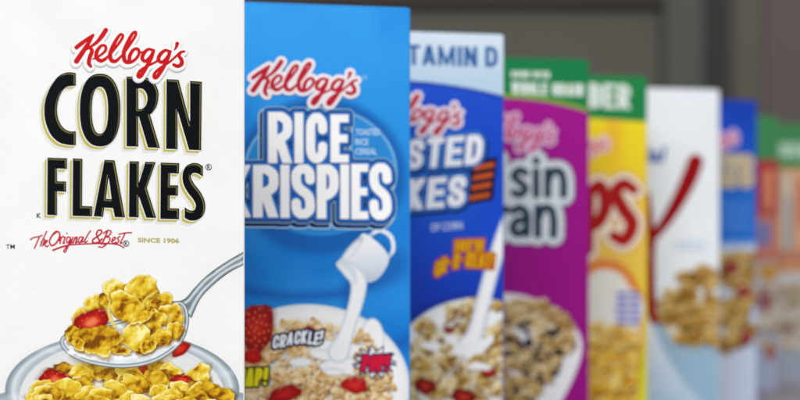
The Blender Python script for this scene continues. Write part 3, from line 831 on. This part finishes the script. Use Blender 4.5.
emit(b2, 'burst_marks', [([tuple(_bar((374 + 16 * math.cos(a), 362 + 11 * math.sin(a)), (374 + 23 * math.cos(a), 362 + 17 * math.sin(a)), .8)) for a in [k * .7 + .2 for k in range(9)]], (40, 60, 120), 3)])
snap = sheared(word('SNAP!', 228, 267, 368, 386, 4.2, 1.0), -.05, .1, 255, 377)
sdf_letters(b2, 'sound_word_lettering', snap, 0.4, [(1.9, 0, 0, (18, 18, 18), 4), (0.1, 0, 0, (236, 226, 30), 5)], pad=4)

# ================================================================== 3  royal blue box
b3 = Box(504, 35, TH)
b3.make('royal blue cereal box with a pale VITAMIN D band and milk pouring on flakes', GROUP, [(0, (24, 72, 196)), (.262, (206, 226, 240))])
def base3(X, Y):
    c = pal([(34, 84, 208), (24, 72, 200), (26, 78, 206), (20, 58, 180)], np.clip((Y - 80) / 240, 0, 1))
    g = np.exp(-(((X - 440) / 46) ** 2 + ((Y - 176) / 46) ** 2) ** 2)[..., None] * .45
    c = c * (1 - g) + np.array([50, 140, 226.]) * g
    yb = 81 + (X - 409) * .06 + np.maximum(X - 409, 0) ** 2 * .00105
    m = ss(.8, -.8, Y - yb)[..., None]
    pale = pal([(224, 236, 245), (206, 226, 241), (190, 216, 236)], np.clip((Y - 32) / 50, 0, 1))
    c = c * (1 - m) + pale * m
    m = (np.exp(-((Y - yb - 1.2) / 1.2) ** 2) * .7)[..., None]; c = c * (1 - m) + np.array([16, 40, 130.]) * m
    return c
Canvas(b3, 200, 0, 520, 540, 0.001, base3).mesh('front_print', 1, full=True)
cv = Canvas(b3, 330, 205, 520, 470, 0.0006, base3)
cv.ell(472, 372, 92, 78, (30, 40, 110), soft=5, op=.35)
cv.ell(476, 380, 90, 82, (238, 240, 242), soft=1)
cv.ell(476, 390, 84, 74, (222, 220, 212), soft=2)
FR = [(92, 56, 14), (160, 116, 42), (200, 166, 86), (224, 200, 138), (240, 228, 190)]
r = random.Random(21)
sp = [(r.uniform(300, 460), r.uniform(395, 560)) for k in range(170)]; sp.sort()
for n, (y, x) in enumerate(sp):
    if ((x - 476) / 84) ** 2 + ((y - 388) / 84) ** 2 > 1: continue
    s = r.uniform(7, 12); cv.flake(x, y, s, s * .72, r.uniform(-.8, .8), n + 5000, FR, .75, 1.1, frost=.7 if n % 3 else .2)
for (x, y, s) in [(425, 386, 11), (463, 397, 12), (448, 330, 5), (488, 372, 8)]: cv.berry(x, y, s, s * .7, .2, 3, .2, (110, 10, 14), (176, 30, 24))
cv.shape(Stroke([(520, 196, 6), (506, 226, 7), (494, 262, 7.5), (484, 298, 7.5), (475, 332, 8), (468, 346, 11)]), lambda X, Y, d: pal([(190, 202, 226), (236, 240, 246), (252, 252, 252)], np.clip(-d / 5, 0, 1)), soft=1)
for (x, y, a_, b_, ro) in [(468, 350, 17, 7, -.1), (452, 340, 8, 5, .5), (486, 342, 9, 5, -.6), (440, 318, 5, 9, .2), (432, 346, 10, 5, .1), (492, 318, 5, 8, .2), (478, 366, 12, 4, .1)]:
    cv.ell(x, y, a_, b_, (246, 247, 249), rot=ro, soft=1.2, seed=x, wob=.16)
cv.mesh('bowl_picture', 2)
sdf_letters(b3, 'banner_lettering', sheared(word('VITAMIN', 385, 477, 45.5, 66, 4.3, 2.2), .03, 0, 440, 56) + sheared([glyph('D', 485, 46.5, 497.5, 67, 4.3)], .03, 0, 490, 56), 0.7, [(0, 0, 0, (52, 104, 168), 2)], pad=3)
RED = (196, 44, 66)
signature(b3, 364, 91, 461, 135, 0.6, [(3.2, 0, 0, (236, 226, 240), 9), (0.0, 0, 0, RED, 10)], slope=.02)
t3 = sheared(word('FROSTED', 346, 482, 137.5, 167, 6.6, 2.6), -.075, .10, 440, 155) + sheared(word('FLAKES', 344, 465, 178, 208.5, 7.0, 2.8), -.075, .10, 430, 195)
sdf_letters(b3, 'title_lettering', t3, 0.6, [(4.6, 1.2, 1.8, (14, 24, 92), 3), (3.2, 0, 0, (62, 150, 232), 4), (1.8, 0, 0, (20, 52, 160), 5), (0.1, 0, 0, (242, 246, 252), 6)], pad=8)
bars = Poly([(472, 163, 1), (496, 158, 1), (492, 199, 1), (466, 204, 1)])
lay = [(contour(*(lambda q: (q[0], q[1], q[2] - 1.2))(field([bars], .7, 4))), (34, 22, 50), 3)]
orange = []
for k in range(4):
    y = 164.5 + k * 10; x = 473.5 - k * 1.6
    orange.append(((x, y + 6.2), (x + 20, y + 2.4), (x + 20.8, y - 2.4), (x + 1, y + 1.2)))
lay.append((orange, (206, 88, 28), 4))
emit(b3, 'striped_emblem', lay)
emit(b3, 'caption_lettering', [(font_polys('OF CORN', 430, 222.5, 462, 230.5, slope=-.08, bold=.02), (206, 220, 246), 3)])
thy = sheared(word("THEY'RE", 454, 483, 240, 251, 2.6, 1), -.03, .1, 468, 246) 
for k, c in enumerate('GR-R-REAT!'):
    x = 434.5 + k * 6.3; t = (k - 4.5) / 4.5
    yy = 252 + 9 * (abs(t) ** 2) * (1 if t < 0 else .25)
    thy += sheared([glyph(c, x, yy, x + (5.6 if c not in '-!' else 3.2), yy + 15, 2.3)], -.25 if t < -.3 else -.05, .1, x + 3, yy + 7)
sdf_letters(b3, 'slogan_lettering', thy, 0.6, [(1.9, 0, 0, (186, 70, 24), 3), (0.1, 0, 0, (232, 176, 20), 4)], pad=4)

# ================================================================== 4  magenta box
b4 = Box(589, 60, TH)
b4.make('magenta cereal box with a green WHOLE GRAIN banner on top', GROUP, [(0, (150, 30, 132)), (.268, (24, 128, 72))])
def base4(X, Y):
    c = pal([(164, 20, 142), (156, 16, 134), (150, 16, 128)], np.clip((Y - 100) / 300, 0, 1))
    yb = 98 + (X - 504) * .02 + np.maximum(X - 504, 0) ** 2 * .0018
    m = ss(.8, -.8, Y - yb)[..., None]; c = c * (1 - m) + np.array([128, 176, 40.]) * m
    m = ss(.8, -.8, Y - yb + 4.2)[..., None]; c = c * (1 - m) + np.array([24, 130, 74.]) * m
    return c
Canvas(b4, 350, 30, 600, 540, 0.0012, base4).mesh('front_print', 1, full=True)
cv = Canvas(b4, 430, 290, 600, 460, 0.0008, base4)
cv.shape(Poly([(430, 300), (505, 293), (545, 304), (574, 326), (582, 350), (570, 385), (552, 415), (530, 440), (440, 450)]), (236, 236, 240), soft=1.2)
BR = [(96, 68, 34), (164, 126, 66), (204, 168, 104), (226, 202, 150), (240, 228, 200)]
r = random.Random(31)
sp = [(r.uniform(302, 440), r.uniform(436, 580)) for k in range(420)]; sp.sort()
for n, (y, x) in enumerate(sp):
    if x > 568 - max(0, y - 350) * .7 or y < 300 + max(0, x - 530) * .5: continue
    s = r.uniform(6, 10); cv.flake(x, y, s, s * .7, r.uniform(-.8, .8), n + 7000, BR, .7, 1.1, frost=.35 if n % 4 == 0 else 0)
    if n % 5 == 0: cv.ell(x + 5, y + 3, 4.5, 3.2, (48, 36, 48), rot=r.uniform(-1, 1), soft=.8, seed=n, wob=.1)
for n in range(34):
    x = r.uniform(506, 562); y = r.uniform(318, 400)
    if x > 566 - max(0, y - 350) * .7: continue
    cv.ell(x, y, r.uniform(3.2, 4.8), r.uniform(2.4, 3.4), (50, 36, 46), rot=r.uniform(-1, 1), soft=.7, seed=n, wob=.1)
cv.mesh('bowl_picture', 2)
sdf_letters(b4, 'banner_lettering', sheared(word('WHOLE GRAIN', 511, 583, 83, 95, 2.6, 1.3), .03, 0, 545, 89) + sheared(word('MADE WITH', 511, 549, 71.5, 77.5, 1.5, .9), .03, 0, 530, 74), 0.6, [(0.2, 0, 0, (226, 238, 228), 2)], pad=3)
signature(b4, 468, 112, 554, 151, 0.7, [(2.8, 0, 0, (222, 186, 216), 9), (0.0, 0, 0, (196, 70, 120), 10)], slope=.03)
def low(s, x, y, w_, h_, r_):       # lower-case rounded letters for the magenta box title
    if s == 'n': return [Stroke([(x, y, r_), (x, y + h_, r_)], False), Stroke([(x, y + h_ * .45, r_), (x + w_ * .3, y + .04 * h_, r_), (x + w_ * .8, y + .04 * h_, r_), (x + w_, y + h_ * .4, r_), (x + w_, y + h_, r_)])]
    if s == 'a': return [Stroke([(x + w_ * .05, y + h_ * .12, r_), (x + w_ * .5, y, r_), (x + w_, y + .25 * h_, r_), (x + w_, y + h_, r_)]), Stroke([(x + w_, y + h_ * .45, r_), (x + w_ * .3, y + h_ * .5, r_), (x, y + h_ * .78, r_), (x + w_ * .35, y + h_, r_), (x + w_, y + h_ * .8, r_)])]
    if s == 'i': return [Stroke([(x, y, r_), (x, y + h_, r_)], False), Stroke([(x, y - h_ * .42, r_ * 1.1)])]
    if s == 's': return [Stroke([(x + w_, y + h_ * .12, r_), (x + w_ * .45, y, r_), (x, y + h_ * .25, r_), (x + w_ * .5, y + h_ * .48, r_), (x + w_, y + h_ * .75, r_), (x + w_ * .5, y + h_, r_), (x, y + h_ * .9, r_)])]
    if s == 'r': return [Stroke([(x, y, r_), (x, y + h_, r_)], False), Stroke([(x, y + h_ * .4, r_), (x + w_ * .4, y + .03 * h_, r_), (x + w_, y + .03 * h_, r_)])]
    if s == 'o': return [Stroke([(x + w_ / 2, y, r_), (x + w_, y + h_ * .3, r_), (x + w_, y + h_ * .7, r_), (x + w_ / 2, y + h_, r_), (x, y + h_ * .7, r_), (x, y + h_ * .3, r_), (x + w_ / 2, y, r_)])]
t4 = [glyph('R', 454, 158, 474, 196, 7.5)] + low('a', 480, 170, 9, 24, 4) + low('i', 497, 170, 0, 24, 4) + low('s', 513, 170, 12, 25, 3.7) + low('i', 535.5, 171, 0, 24, 3.9) + low('n', 547, 171, 16, 24, 3.9)
t4 += [glyph('B', 470, 200, 492, 237, 7.5)] + low('r', 498, 209, 8, 26, 4) + low('a', 512, 208, 14, 26, 3.9) + low('n', 537, 208, 16, 27, 4.0)
sdf_letters(b4, 'title_lettering', t4, 0.7, [(7.4, 0, 0, (96, 110, 120), 3), (6.2, 0, 0, (216, 224, 230), 4), (0.0, 0, 0, (44, 62, 80), 5)], pad=10)

# ================================================================== 5  yellow box
b5 = Box(647.5, 77, TH)
b5.make('yellow cereal box with red lettering under a green banner ending in BER', GROUP, [(0, (232, 208, 48)), (.268, (34, 136, 72))])
def base5(X, Y):
    c = pal([(250, 226, 40), (248, 208, 50), (246, 206, 84), (236, 214, 60), (226, 224, 50)], np.clip((Y - 110) / 300, 0, 1) + .25 * (fbm(X, Y, 40, 4, 2) - .5))
    m = (np.exp(-((X - 613) / 9) ** 2) * ss(180, 130, Y) * .5)[..., None]; c = c * (1 - m) + np.array([240, 160, 60.]) * m
    m = ss(.8, -.8, Y - 118 - (X - 589) * .07)[..., None]; c = c * (1 - m) + np.array([32, 136, 74.]) * m
    return c
Canvas(b5, 400, 50, 655, 520, 0.0012, base5).mesh('front_print', 1, full=True)
cv = Canvas(b5, 500, 255, 655, 430, 0.001, base5)
cv.ell(606, 332, 36, 76, (238, 160, 90), soft=3); cv.ell(606, 338, 33, 74, (240, 236, 226), soft=3)
cv.shape(Stroke([(560, 300, 3), (590, 268, 4), (622, 270, 4), (642, 300, 3)]), (232, 130, 50), soft=2)
cv.shape(Stroke([(640, 350, 3), (636, 390, 4), (620, 425, 4)]), (206, 196, 40), soft=2)
cv.ell(606, 392, 33, 40, (236, 196, 84), soft=5)
r = random.Random(8)
for n in range(240):
    y = r.uniform(325, 424); x = r.uniform(576, 636)
    if ((x - 606) / 30) ** 2 + ((y - 350) / 68) ** 2 > 1: continue
    cv.flake(x, y, 6, 5, r.uniform(-1, 1), n + 8800, [(176, 112, 20), (226, 168, 40), (242, 196, 66), (246, 214, 110), (246, 232, 180)], .5, .8, frost=.5 if y < 345 else 0)
cv.ell(628, 308, 16, 19, (226, 224, 236), soft=2)
for k in range(5):
    for j in range(2): cv.ell(621.5 + j * 13, 294 + k * 7.2, 6, 2.2, (112, 124, 196), soft=1)
cv.mesh('bowl_picture', 2)
sdf_letters(b5, 'banner_lettering', sheared(word('FIBER', 567, 630, 84, 108, 4.6, 2.2), .04, 0, 605, 96), 0.7, [(0.3, 0, 0, (232, 242, 234), 2)], pad=3)
signature(b5, 548, 130, 608, 156, 0.7, [(2.6, 0, 0, (250, 214, 214), 9), (0.0, 0, 0, (226, 110, 110), 10)])
pops = [Stroke([(520, 186, 6), (520, 246, 6)]), Stroke([(520, 190, 6), (540, 188, 6), (544, 208, 6), (522, 216, 6)])]
pops += [Stroke([(562, 192, 6), (572, 214, 6.5), (562, 236, 6), (552, 214, 6.5), (562, 192, 6)]), Stroke([(589, 192, 6), (600, 186, 6), (605, 206, 7), (596, 224, 6), (588, 220, 6), (588, 196, 6), (587, 250, 6)])]
pops += [Stroke([(634, 190, 5), (624, 184, 6), (615, 192, 6.5), (622, 208, 7), (632, 224, 7), (624, 240, 6.5), (613, 236, 5.5)])]
sdf_letters(b5, 'title_lettering', pops, 0.7, [(6.2, 0, 0, (214, 150, 90), 3), (4.8, 0, 0, (248, 236, 212), 4), (0, 0, 0, (176, 26, 26), 5)], pad=8)

# ================================================================== 6  white box with red K
b6 = Box(719.5, 90, TH)
b6.make('plain white cereal box with a big red script K, out of focus', GROUP, [(0, (232, 236, 246))])
def base6(X, Y):
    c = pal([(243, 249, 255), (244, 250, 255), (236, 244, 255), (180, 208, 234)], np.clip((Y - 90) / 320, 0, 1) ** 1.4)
    for k, yy in enumerate((243, 249)):
        m = (np.exp(-((Y - yy) / 1.6) ** 2) * ss(672, 676, X) * ss(708, 704, X) * .35)[..., None]
        c = c * (1 - m) + np.array([120, 160, 210.]) * m
    return c
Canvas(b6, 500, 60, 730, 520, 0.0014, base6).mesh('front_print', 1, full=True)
cv = Canvas(b6, 560, 250, 730, 430, 0.001, base6)
cv.shape(Poly([(655, 318), (664, 352), (690, 390), (720, 410), (770, 410), (770, 320), (700, 330)]), (158, 190, 216), soft=2)
GR = [(84, 52, 12), (150, 106, 38), (186, 142, 62), (212, 178, 104), (230, 206, 150)]
r = random.Random(41)
sp = [(r.uniform(262, 350), r.uniform(655, 735)) for k in range(150)]; sp.sort()
for n, (y, x) in enumerate(sp):
    if ((x - 708) / 50) ** 2 + ((y - 308) / 40) ** 2 > 1: continue
    s = r.uniform(6, 9); cv.flake(x, y, s, s * .7, r.uniform(-.8, .8), n + 10000, GR, .6, 1.1)
cv.ell(671, 330, 7, 4, (230, 220, 205), soft=2)
cv.mesh('bowl_picture', 2)
sdf_letters(b6, 'red_letter', [Stroke([(695, 162, 8), (689, 178, 8.2), (677, 202, 7), (663, 224, 5.5), (648, 242, 4)]), Stroke([(646, 196, 4), (650, 236, 4), (651, 280, 3.4), (654, 322, 3)]), Stroke([(652, 244, 3.5), (646, 300, 3), (654, 320, 5)])], 0.7, [(0, 0, 0, (156, 8, 18), 3)], pad=3)
emit(b6, 'blue_lettering', [(font_polys('Special', 602, 146, 664, 168, shear=.2, bold=.03), (66, 98, 178), 3)])

# ================================================================== 7  deep blue box
b7 = Box(757, 101, TH)
b7.make('deep blue cereal box with cream lettering, just right of the blurred white one', GROUP, [(0, (30, 86, 196)), (.285, (24, 66, 176))])
def base7(X, Y):
    c = pal([(22, 62, 180), (26, 84, 200), (40, 112, 212), (44, 116, 214)], np.clip((Y - 100) / 140, 0, 1))
    for yy in (206, 216, 226):
        m = (np.exp(-((Y - yy) / 2.2) ** 2) * ss(714, 720, X) * ss(752, 748, X) * .5)[..., None]
        c = c * (1 - m) + np.array([130, 170, 230.]) * m
    m = ss(238, 248, Y)[..., None]; c = c * (1 - m) + np.array([196, 210, 232.]) * m
    return c
Canvas(b7, 560, 80, 770, 500, 0.0014, base7).mesh('front_print', 1, full=True)
cv = Canvas(b7, 640, 245, 770, 420, 0.001, base7)
r = random.Random(51)
sp = [(r.uniform(256, 346), r.uniform(690, 760)) for k in range(110)]; sp.sort()
cv.ell(722, 380, 44, 44, (206, 216, 236), soft=3)
for n, (y, x) in enumerate(sp):
    if y > 352 - max(0, x - 715) * .35: continue
    s = r.uniform(6, 9); cv.flake(x, y, s * 1.1, s * .8, r.uniform(-.8, .8), n + 12000, GR, .6, 1.0, frost=.45 if n % 3 == 0 else 0)
for x, y in ((744, 292), (746, 338), (732, 268)): cv.berry(x, y, 6, 6, 0, 2, .1, (130, 20, 50), (170, 40, 70))
cv.mesh('bowl_picture', 2)
signature(b7, 682, 124, 737, 150, 0.8, [(2.4, 0, 0, (220, 190, 224), 9), (0.0, 0, 0, (204, 90, 120), 10)])
sdf_letters(b7, 'title_lettering', word('WHEATS', 660, 752, 156, 186, 6.0, 2.4), 0.8, [(3.0, 0, 0, (120, 96, 90), 3), (1.8, 0, 0, (220, 208, 184), 4), (-.2, 0, 0, (196, 176, 144), 5)], pad=6)

# ================================================================== 8, 9  farthest boxes
def far_box(px, py, label, body, swatches, spots, seed):
    b = Box(px, py, TH + 1)
    b.make(label, GROUP, [(0, body), (.262, (70, 146, 92))])
    xl = px - 60
    def base(X, Y):
        c = np.zeros(X.shape + (3,)) + np.array(body, float)
        for (x0, y0, x1, y1, col) in swatches:
            m = (ss(x0 - 1, x0 + 1, X) * ss(x1 + 1, x1 - 1, X) * ss(y0 - 1, y0 + 1, Y) * ss(y1 + 1, y1 - 1, Y))[..., None]
            c = c * (1 - m) + np.array(col, float) * m
        return c
    Canvas(b, px - 160, 90, px + 5, 460, 0.0015, base).mesh('front_print', 1, full=True)
    cv = Canvas(b, px - 110, 265, px + 5, 380, 0.0012, base)
    rr = random.Random(seed)
    for n in range(70):
        x = rr.uniform(px - 70, px); y = rr.uniform(284, 350)
        s = rr.uniform(4, 7); cv.flake(x, y, s, s * .8, rr.uniform(-1, 1), n + seed * 100, [(120, 80, 50), (170, 140, 110), (200, 186, 164), (222, 218, 208), (232, 232, 230)], .4, 1.0, frost=.5)
    for (x, y, rx, ry, col) in spots: cv.ell(x, y, rx, ry, col, soft=2)
    cv.mesh('bowl_picture', 2)
    return b
FL = (66, 138, 84)
b8 = far_box(778, 117, 'narrow glimpse of a red cereal box with green top, beside the deep blue one', (176, 60, 60),
    [(650, 160, 790, 215, (176, 52, 62)), (764, 170, 772, 210, (226, 150, 110)), (650, 215, 790, 262, (206, 130, 110)), (758, 222, 770, 246, (120, 130, 190)), (650, 262, 790, 480, (200, 196, 200)),
     (650, 330, 790, 480, (176, 186, 214)), (650, 90, 790, 160, FL)],
    [(766, 232, 5, 9, (224, 196, 170)), (768, 262, 10, 20, (206, 150, 60)), (770, 352, 4, 9, (168, 84, 50)), (764, 300, 5, 12, (150, 70, 80))], 61)
b9 = far_box(816, 125, 'heavily blurred orange cereal box with green banner, last one at the right edge', (228, 150, 96),
    [(690, 168, 830, 250, (222, 168, 128)), (780, 174, 792, 262, (222, 206, 186)), (786, 196, 790, 250, (120, 150, 180)), (798, 180, 804, 226, (200, 110, 90)), (690, 250, 830, 268, (204, 140, 112)), (690, 272, 830, 480, (206, 208, 206)),
     (690, 350, 830, 480, (168, 178, 196)), (690, 100, 830, 168, FL)],
    [(785, 222, 5, 14, (238, 226, 206)), (795, 300, 8, 10, (176, 160, 130)), (788, 330, 5, 8, (150, 120, 100)), (790, 262, 14, 5, (226, 190, 90))], 67)
sdf_letters(b9, 'banner_lettering', word('FIBER', 772, 806, 143, 158, 3.0, 1.8), 0.8, [(0.2, 0, 0, (190, 222, 198), 2)], pad=3)
# ================================================================== setting
def boxmesh(name, x0, x1, y0, y1, z0, z1, m, parent=None, bev=0.002):
    import bmesh
    bm = bmesh.new(); bmesh.ops.create_cube(bm, size=1)
    for v in bm.verts:
        v.co.x = (x0 + x1) / 2 + v.co.x * (x1 - x0); v.co.y = (y0 + y1) / 2 + v.co.y * (y1 - y0); v.co.z = (z0 + z1) / 2 + v.co.z * (z1 - z0)
    if bev: bmesh.ops.bevel(bm, geom=list(bm.edges), offset=bev, segments=2, affect='EDGES')
    me = bpy.data.meshes.new(name); bm.to_mesh(me); bm.free(); me.materials.append(m)
    return link(bpy.data.objects.new(name, me), parent)

tb = bpy.data.objects.new('table', None); link(tb)
tag(tb, 'plain grey table under the row of cereal boxes', 'table')
boxmesh('table_top', -1.2, 1.3, 0.72, 3.1, -0.03, 0.0, plain('grey_laminate', (158, 156, 162), .38, .05, 60, .05), tb)
legm = plain('grey_metal', (90, 90, 92), .4)
for x in (-1.1, 1.2):
    for y in (0.82, 3.0): boxmesh('leg', x - .025, x + .025, y - .025, y + .025, -0.75, -0.0302, legm, tb)
tag(boxmesh('floor', -6, 6, -3, 8, -0.8, -0.75, plain('floor_vinyl', (92, 86, 80), .5, .1, 4), None, 0), kind='structure')
tag(boxmesh('wall', -5, 5, 3.9, 4.0, -0.75, 2.4, plain('wall_paint', (112, 98, 92), .8, .05, 3), None, 0), kind='structure')
cb = bpy.data.objects.new('cabinet', None); link(cb); cb.location = (0, 0, 0)
tag(cb, 'tall dark olive brown cabinet, blurred behind the cereal boxes', 'cabinet')
Yw = 3.5
boxmesh('door_panel', -1.6, 0.425, Yw, Yw + .03, -0.74, 0.556, plain('olive_paint', (82, 79, 67), .6, .06, 3), cb)
boxmesh('top_rail', -1.6, 0.425, Yw - .03, Yw + .03, 0.559, 1.2, plain('brown_wood', (52, 38, 29), .6, .15, 6), cb)
boxmesh('side_post', 0.428, 0.492, Yw - .02, Yw + .03, -0.74, 1.2, plain('green_grey_paint', (72, 77, 67), .6, .05, 4), cb)
boxmesh('gap_shade_strip', 0.495, 0.535, Yw - .01, Yw + .03, -0.74, 1.2, plain('painted_gap_shade', (38, 41, 33), .7, .05, 4), cb)  # solid strip; its dark colour stands in for shade in the gap
dr = bpy.data.objects.new('door_frame', None); link(dr)
tag(dr, 'brown grey upright door frame right of the dark strip painted as a shaded gap', 'door frame')
boxmesh('jamb', 0.538, 0.60, Yw + .05, Yw + .12, -0.74, 1.3, plain('jamb_paint', (90, 84, 74), .6, .05, 4), dr)
boxmesh('casing', 0.603, 1.9, Yw + .06, Yw + .12, -0.74, 1.3, plain('casing_paint', (92, 79, 74), .6, .05, 4), dr)

# ================================================================== light, world, camera
wd = bpy.data.worlds.new('World'); scene.world = wd; wd.use_nodes = True
bg = wd.node_tree.nodes['Background']; bg.inputs['Color'].default_value = (.96, .98, 1.0, 1); bg.inputs['Strength'].default_value = 0.60
def area(name, loc, target, size, energy, col=(1, 1, 1)):
    l = bpy.data.lights.new(name, 'AREA'); l.shape = 'RECTANGLE'; l.size = size[0]; l.size_y = size[1]; l.energy = energy; l.color = col
    o = bpy.data.objects.new(name, l); link(o); o.location = loc
    from mathutils import Vector
    o.rotation_euler = (Vector(target) - Vector(loc)).to_track_quat('-Z', 'Y').to_euler()
    return o
area('key_softbox', (-0.5, -3.0, 2.7), (0.2, 1.6, 0.1), (3.0, 2.0), 232, (1, .99, .975))  # unseen softbox added as key light for the carton fronts

cam = bpy.data.cameras.new('camera'); co = bpy.data.objects.new('camera', cam); link(co)
co.location = (0, 0, CAMZ); co.rotation_euler = (math.pi / 2, 0, 0)
cam.sensor_width = 36; cam.lens = F / 800 * 36; cam.shift_y = (HY - 200) / 800
cam.clip_start = 0.01; cam.clip_end = 50
cam.dof.use_dof = True; cam.dof.focus_distance = F / 1845.0; cam.dof.aperture_fstop = (F / 800 * 36) / 15.0
scene.camera = co
scene.render.resolution_x = 1024; scene.render.resolution_y = 512
scene.render.engine = 'CYCLES'
scene.view_settings.view_transform = 'Standard'; scene.view_settings.look = 'None'
scene.view_settings.exposure = 0; scene.view_settings.gamma = 1
